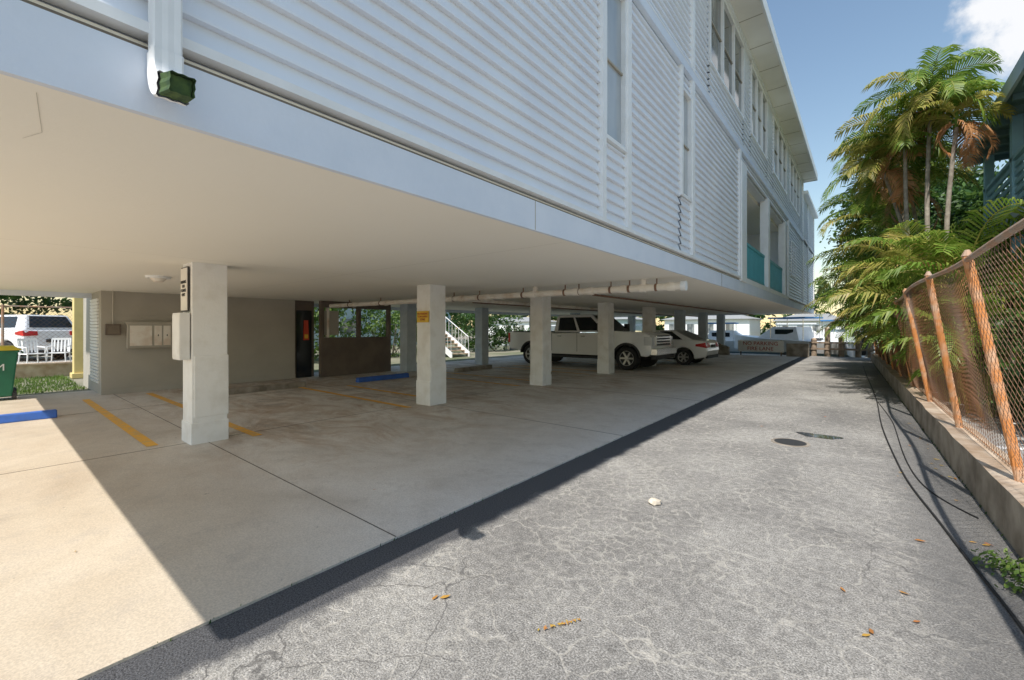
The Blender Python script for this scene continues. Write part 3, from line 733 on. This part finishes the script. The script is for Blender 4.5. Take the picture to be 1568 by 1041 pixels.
for c in [(.68,3.72),(.72,3.9),(.62,3.95),(.70,4.05)]:
    for i in range(70):
        a=R.uniform(0,6.28); r=R.uniform(0,.10); h=R.uniform(.01,.10); p=Vector((c[0]+math.cos(a)*r,c[1]+math.sin(a)*r,h)); s=R.uniform(.012,.024)
        n=Vector((R.gauss(0,1),R.gauss(0,1),1.2)).normalized(); u=n.orthogonal().normalized(); w=n.cross(u)
        b.add([p-u*s,p+w*s*.5,p+u*s,p-w*s*.5],[(0,1,2,3)],M_leaf2)
b.build('weed_plant')
b=MB()
for i in range(6000):
    x,y=R.uniform(-19.6,-14.95),R.uniform(-3,1.6); h=R.uniform(.03,.09); a=R.uniform(0,6.28); dx,dy=math.cos(a)*.012,math.sin(a)*.012; l=R.uniform(-.03,.03)
    b.add([(x-dx,y-dy,-.01),(x+dx,y+dy,-.01),(x+l,y+l,h)],[(0,1,2)],M_leaf2)
for i in range(900):
    y=R.uniform(-1,24); x=-2.585+R.uniform(-.01,.015) if R.random()<.5 else xf(y)-.01; h=R.uniform(.01,.03); a=R.uniform(0,6.28); dx,dy=math.cos(a)*.006,math.sin(a)*.006
    b.add([(x-dx,y-dy,0),(x+dx,y+dy,0),(x+.01,y,h)],[(0,1,2)],M_leaf)
b.build('grass')

# ---------------------------------------------------------------- left yard
b=MB(); b.box(-19.9,-19.7,-4,5.5,-.05,.38,M_conctop); b.box(-19.94,-19.66,-4,5.5,.38,.43,M_conctop); b.build('low_block_wall')
yp=MB(); yp.box(-18.8,-18.4,1.72,2.12,0,2.5,M_ywall); yp.box(-18.85,-18.35,1.67,2.17,0,.15,M_ywall); yp.build('yellow_gate_post',bevel=.01)
e=empty('garden_fence'); b=MB()
y=-5
while y<6.2: b.cyl((-22.0,y,0),(-22.0,y,2.3),.035,.035,8,M_rail); y+=1.8
b.cyl((-22.0,-5,2.25),(-22.0,6.2,2.25),.022,.022,8,M_rail)
y=-7.2
while y<6.2:
    for s in(1,-1):
        ya,yb=(y,y+2.2) if s>0 else (y+2.2,y); b.cyl((-22.0,ya,.05),(-22.0,yb,2.25),.003,.003,3,M_wire,False)
    y+=.14
b.build('posts_and_mesh',e)
def chair(loc,rz):
    e=empty('patio_chair',loc,rz); b=MB()
    b.box(-.23,.23,-.23,.23,.42,.45,M_white)
    for sx in(-.21,.21):
        for sy in(-.21,.21): b.cyl((sx,sy,.42),(sx*1.15,sy*1.15,0),.02,.015,8,M_white)
        b.cyl((sx,-.21,.45),(sx*1.1,-.3,.9),.02,.018,8,M_white); b.cyl((sx*1.05,-.25,.66),(sx*1.05,.2,.64),.02,.02,8,M_white); b.cyl((sx*1.05,.2,.64),(sx,.2,.45),.018,.018,8,M_white)
    for i in range(5): b.hexa([(-.19+i*.085,-.22,.47),(-.15+i*.085,-.22,.47),(-.15+i*.085,-.24,.47),(-.19+i*.085,-.24,.47)],[(-.19+i*.085,-.30,.9),(-.15+i*.085,-.30,.9),(-.15+i*.085,-.32,.9),(-.19+i*.085,-.32,.9)],M_white)
    b.box(-.23,.23,-.33,-.29,.86,.93,M_white); b.build('frame',e)
b=MB(); b.box(-29,-19.9,-4,5.5,-.05,.25,M_patio); b.build('raised_patio')
chair((-20.7,1.0,.25),-1.2); chair((-21.0,1.6,.25),-1.9)
e=empty('outdoor_staircase'); b=MB()
for i in range(14): b.box(-16.6-(i+1)*.27,-16.6-i*.27,15.4,16.6,.17*(i+1)-.05,.17*(i+1),M_conctop)
for y in(15.32,16.6): b.hexa([(-20.6,y,2.3),(-16.5,y,-.1),(-16.5,y+.06,-.1),(-20.6,y+.06,2.3)],[(-20.6,y,2.65),(-16.5,y,.22),(-16.5,y+.06,.22),(-20.6,y+.06,2.65)],M_white)
b.build('flight',e); b=MB()
for y in(15.35,16.63):
    b.cyl((-16.6,y,1.05),(-20.6,y,3.45),.025,.025,8,M_white)
    for i in range(16): b.cyl((-16.6-i*.26,y,.15+i*.156),(-16.6-i*.26,y,1.05+i*.156),.012,.012,6,M_white)
b.build('handrail',e)
bb=empty('background_house'); b=MB(); b.box(-42,-32.5,8,30,0,5.2,M_nwall); 
for y in(10,14,18,22,26): b.box(-32.5,-32.46,y,y+1.4,1.0,2.3,M_glass); b.box(-32.46,-32.42,y-.08,y,.95,2.35,M_white); b.box(-32.46,-32.42,y+1.4,y+1.48,.95,2.35,M_white)
b.build('walls',bb); b=MB(); b.hexa([(-43,7.5,5.2),(-31.8,7.5,5.2),(-31.8,30.5,5.2),(-43,30.5,5.2)],[(-37,12,7.2),(-36,12,7.2),(-36,26,7.2),(-37,26,7.2)],M_roofg); b.build('roof',bb)

# ---------------------------------------------------------------- neighbouring building (right)
nb=empty('neighbouring_building')
b=MB(); b.box(4.0,13,8.5,17.8,0,6.3,M_nwall)
for y in(9.5,12.3,15.2): b.box(3.96,4.0,y,y+1.6,1.0,2.3,M_glass); b.box(3.96,4.0,y,y+1.6,4.4,5.9,M_glass); b.box(3.94,3.96,y-.08,y,.9,6.0,M_white)
b.build('walls',nb)
b=MB(); b.hexa([(2.35,8.0,6.35),(13.5,8.0,6.35),(13.5,18.3,6.35),(2.35,18.3,6.35)],[(2.35,8.0,6.55),(13.5,8.0,7.8),(13.5,18.3,7.8),(2.35,18.3,6.55)],M_neave)
b.box(2.29,2.35,8.0,18.3,6.3,6.62,M_nwall)
for i in range(14): b.box(2.4,4.0,8.2+i*.75,8.3+i*.75,6.22,6.35,M_neave)
b.build('roof',nb)
b=MB(); b.box(2.6,4.0,8.5,17.9,3.95,4.2,M_nwall)
for y in(8.6,11.7,14.8,17.6): b.box(2.62,2.80,y,y+.18,0,6.35,M_nrail)
for z in(4.35,4.55,4.75,4.95,5.15): b.box(2.66,2.70,8.6,17.8,z,z+.11,M_nrail)
b.box(2.62,2.74,8.6,17.85,5.32,5.40,M_nrail); b.build('balcony',nb)

# ---------------------------------------------------------------- far end
s=empty('fire_lane_sign'); b=MB(); b.box(-5.5,-3.3,27.0,27.04,.22,.84,M_white)
for x in(-5.4,-3.45): b.box(x,x+.06,27.04,27.1,0,.86,M_wood)
b.build('board',s)
text('lettering','NO PARKING\nFIRE LANE',(-4.4,26.99,.53),(math.radians(90),0,0),.28,M_signr,s)
b=MB(); b.box(-3.2,-2.2,27.2,27.5,0,.7,M_conc); b.hexa([(-8.6,26.6,0),(-5.9,26.6,0),(-5.9,26.9,0),(-8.6,26.9,0)],[(-8.6,26.6,1.5),(-5.9,26.6,.45),(-5.9,26.9,.45),(-8.6,26.9,1.5)],M_conc); b.build('ramp_wall')
b=MB()
for x,y,h in[(-2.1,28.8,.9),(-1.5,28.8,1.5),(-.9,28.8,1.0),(-.2,28.8,1.3),(.3,29.5,1.6),(-3.8,31,1.3),(1.2,31,1.5)]: b.cyl((x,y,-1.6),(x,y,h),.14,.13,12,M_wood); b.cyl((x,y,h),(x,y,h+.08),.14,.05,12,M_conctop)
b.box(-2.3,.6,28.62,28.75,.35,.45,M_wood); b.box(-2.3,.6,28.62,28.75,.7,.78,M_wood); b.build('dock_pilings')
def boat(loc,rz,L,m2,hm=None):
    e=empty('motor_boat',loc,rz); b=MB(); n=9; vs=[]
    for i in range(n):
        t=i/(n-1); x=-L/2+L*t; w=L*.17*(1-max(0,(t-.45)/.55)**2.2)+.02; h=.9+.35*t*t
        vs+=[(x,-w,h),(x,-w*.8,.25),(x,0,-.15+.4*t**3),(x,w*.8,.25),(x,w,h)]
    fs=[(j*5+i,j*5+i+1,(j+1)*5+i+1,(j+1)*5+i) for j in range(n-1) for i in range(4)]+[(0,1,2,3,4)]
    fs+=[(j*5,(j+1)*5,(j+1)*5+4,j*5+4) for j in range(n-1)]
    b.add(vs,fs,hm or M_white); b.build('hull',e,fix=True)
    b=MB(); w=L*.11
    b.hexa([(-L*.15,-w,.9),(L*.22,-w*.9,1.0),(L*.22,w*.9,1.0),(-L*.15,w,.9)],[(-L*.12,-w*.9,1.75),(L*.08,-w*.8,1.75),(L*.08,w*.8,1.75),(-L*.12,w*.9,1.75)],M_white)
    b.box(-L*.2,L*.1,-w*1.1,w*1.1,2.25,2.34,m2)
    for x in(-L*.18,L*.08):
        for s_ in(-1,1): b.cyl((x,s_*w,.9),(x,s_*w,2.25),.025,.025,6,M_chrome)
    b.box(-L*.1,L*.05,-w*.93,w*.93,1.3,1.6,M_cglass); b.box(-L*.56,-L*.5,-.2,.2,.2,1.2,M_dgrey)
    b.build('cabin',e,bevel=.02)
boat((-3.6,31.6,-.15),2.7,7.5,M_bluetarp); boat((-8,35,-.4),.1,8,M_bluetarp); boat((-14,34,-.5),0,7.5,M_white); boat((-1.0,34,-.3),1.2,6,M_bluetarp,M_tealb); boat((-4,43,-.4),.2,9,M_white); boat((-22,36,-.5),0,8,M_white); boat((1.6,40,-.4),.2,8,M_white)
for i,(x,w,h,m,rm) in enumerate([(-40,14,3.2,M_nwall,M_roofg),(-20,13,3.0,M_white,M_roofg),(-6,8,2.6,M_white,M_roofg),(2.0,6,2.0,M_white,M_roofr),(26,14,3.2,M_nwall,M_roofg),(-62,16,3,M_white,M_roofg)]):
    h_=empty('waterfront_house',(x,74,0)); b=MB(); b.box(-w/2,w/2,0,9,0,h,m)
    for k in range(4): b.box(-w/2+.8+k*w/4.4,-w/2+.8+k*w/4.4+w*.09,-.04,0,.8,h*.75,M_glass)
    b.build('walls',h_); b=MB(); b.hexa([(-w/2-.6,-.6,h),(w/2+.6,-.6,h),(w/2+.6,9.6,h),(-w/2-.6,9.6,h)],[(-w/4,4.2,h+1.1),(w/4,4.2,h+1.1),(w/4,4.8,h+1.1),(-w/4,4.8,h+1.1)],rm); b.build('roof',h_)
b=MB()
for i in range(26):
    x=-110+i*7+R.uniform(-2,2); h=R.uniform(7,12)
    leaves(b,(x,88+R.uniform(-3,3),h*.55),(4.8,3,h*.5),24,50,.45,M_leaf,.4)
b.build('distant_trees')

# ---------------------------------------------------------------- world, sun, camera
k=.073
L=Vector((-k,.743,-1)).normalized()
S=-L; elev=math.asin(S.z); az=math.atan2(S.x,S.y)
w=bpy.data.worlds.new('World'); scene.world=w; w.use_nodes=True; nt=w.node_tree
bg=nt.nodes['Background']; bg.inputs[1].default_value=.15
sky=nt.nodes.new('ShaderNodeTexSky'); sky.sky_type='NISHITA'; sky.sun_disc=False; sky.sun_elevation=elev; sky.sun_rotation=az
sky.air_density=1.6; sky.dust_density=.3; sky.ozone_density=1.6
tc=nt.nodes.new('ShaderNodeTexCoord'); dirv=tc.outputs['Generated']
def cloud(c,a0,a1,nscale,namp):
    dt=N(nt,'ShaderNodeVectorMath',operation='DOT_PRODUCT'); nt.links.new(dirv,dt.inputs[0]); dt.inputs[1].default_value=Vector(c).normalized()
    ns=noise(nt,dirv,nscale,8,.6); ma=N(nt,'ShaderNodeMath',operation='MULTIPLY_ADD'); nt.links.new(ns,ma.inputs[0]); ma.inputs[1].default_value=namp; nt.links.new(dt.outputs['Value'],ma.inputs[2])
    return mrange(nt,ma.outputs[0],a0+namp*.5,a1+namp*.5,0,1)
col=mixc(nt,cloud((.195,.895,.43),.9950,.9980,12,.012),sky.outputs[0],(6.4,6.5,6.7))
wisp=ramp(nt,noise(nt,scaled(nt,dirv,(1,1,2.5)),4,7,.6),[(.62,g(0)),(.85,g(.15))])
col=mixc(nt,wisp,col,(5.8,6,6.3))
nt.links.new(col,bg.inputs[0])
sd=bpy.data.lights.new('sun','SUN'); sd.energy=5.0; sd.angle=math.radians(.5); sd.color=(1,.95,.88)
so=bpy.data.objects.new('sun',sd); so.rotation_euler=L.to_track_quat('-Z','Y').to_euler(); so.location=(0,-10,30); scene.collection.objects.link(so)
cd=bpy.data.cameras.new('camera'); cd.sensor_width=36; cd.lens=15.15; cd.shift_y=-.0112; cd.clip_end=3000; cd.clip_start=.05
co=bpy.data.objects.new('camera',cd); co.location=(0,0,1.5); co.rotation_euler=(math.radians(90),0,math.radians(39.19)); scene.collection.objects.link(co)
scene.camera=co
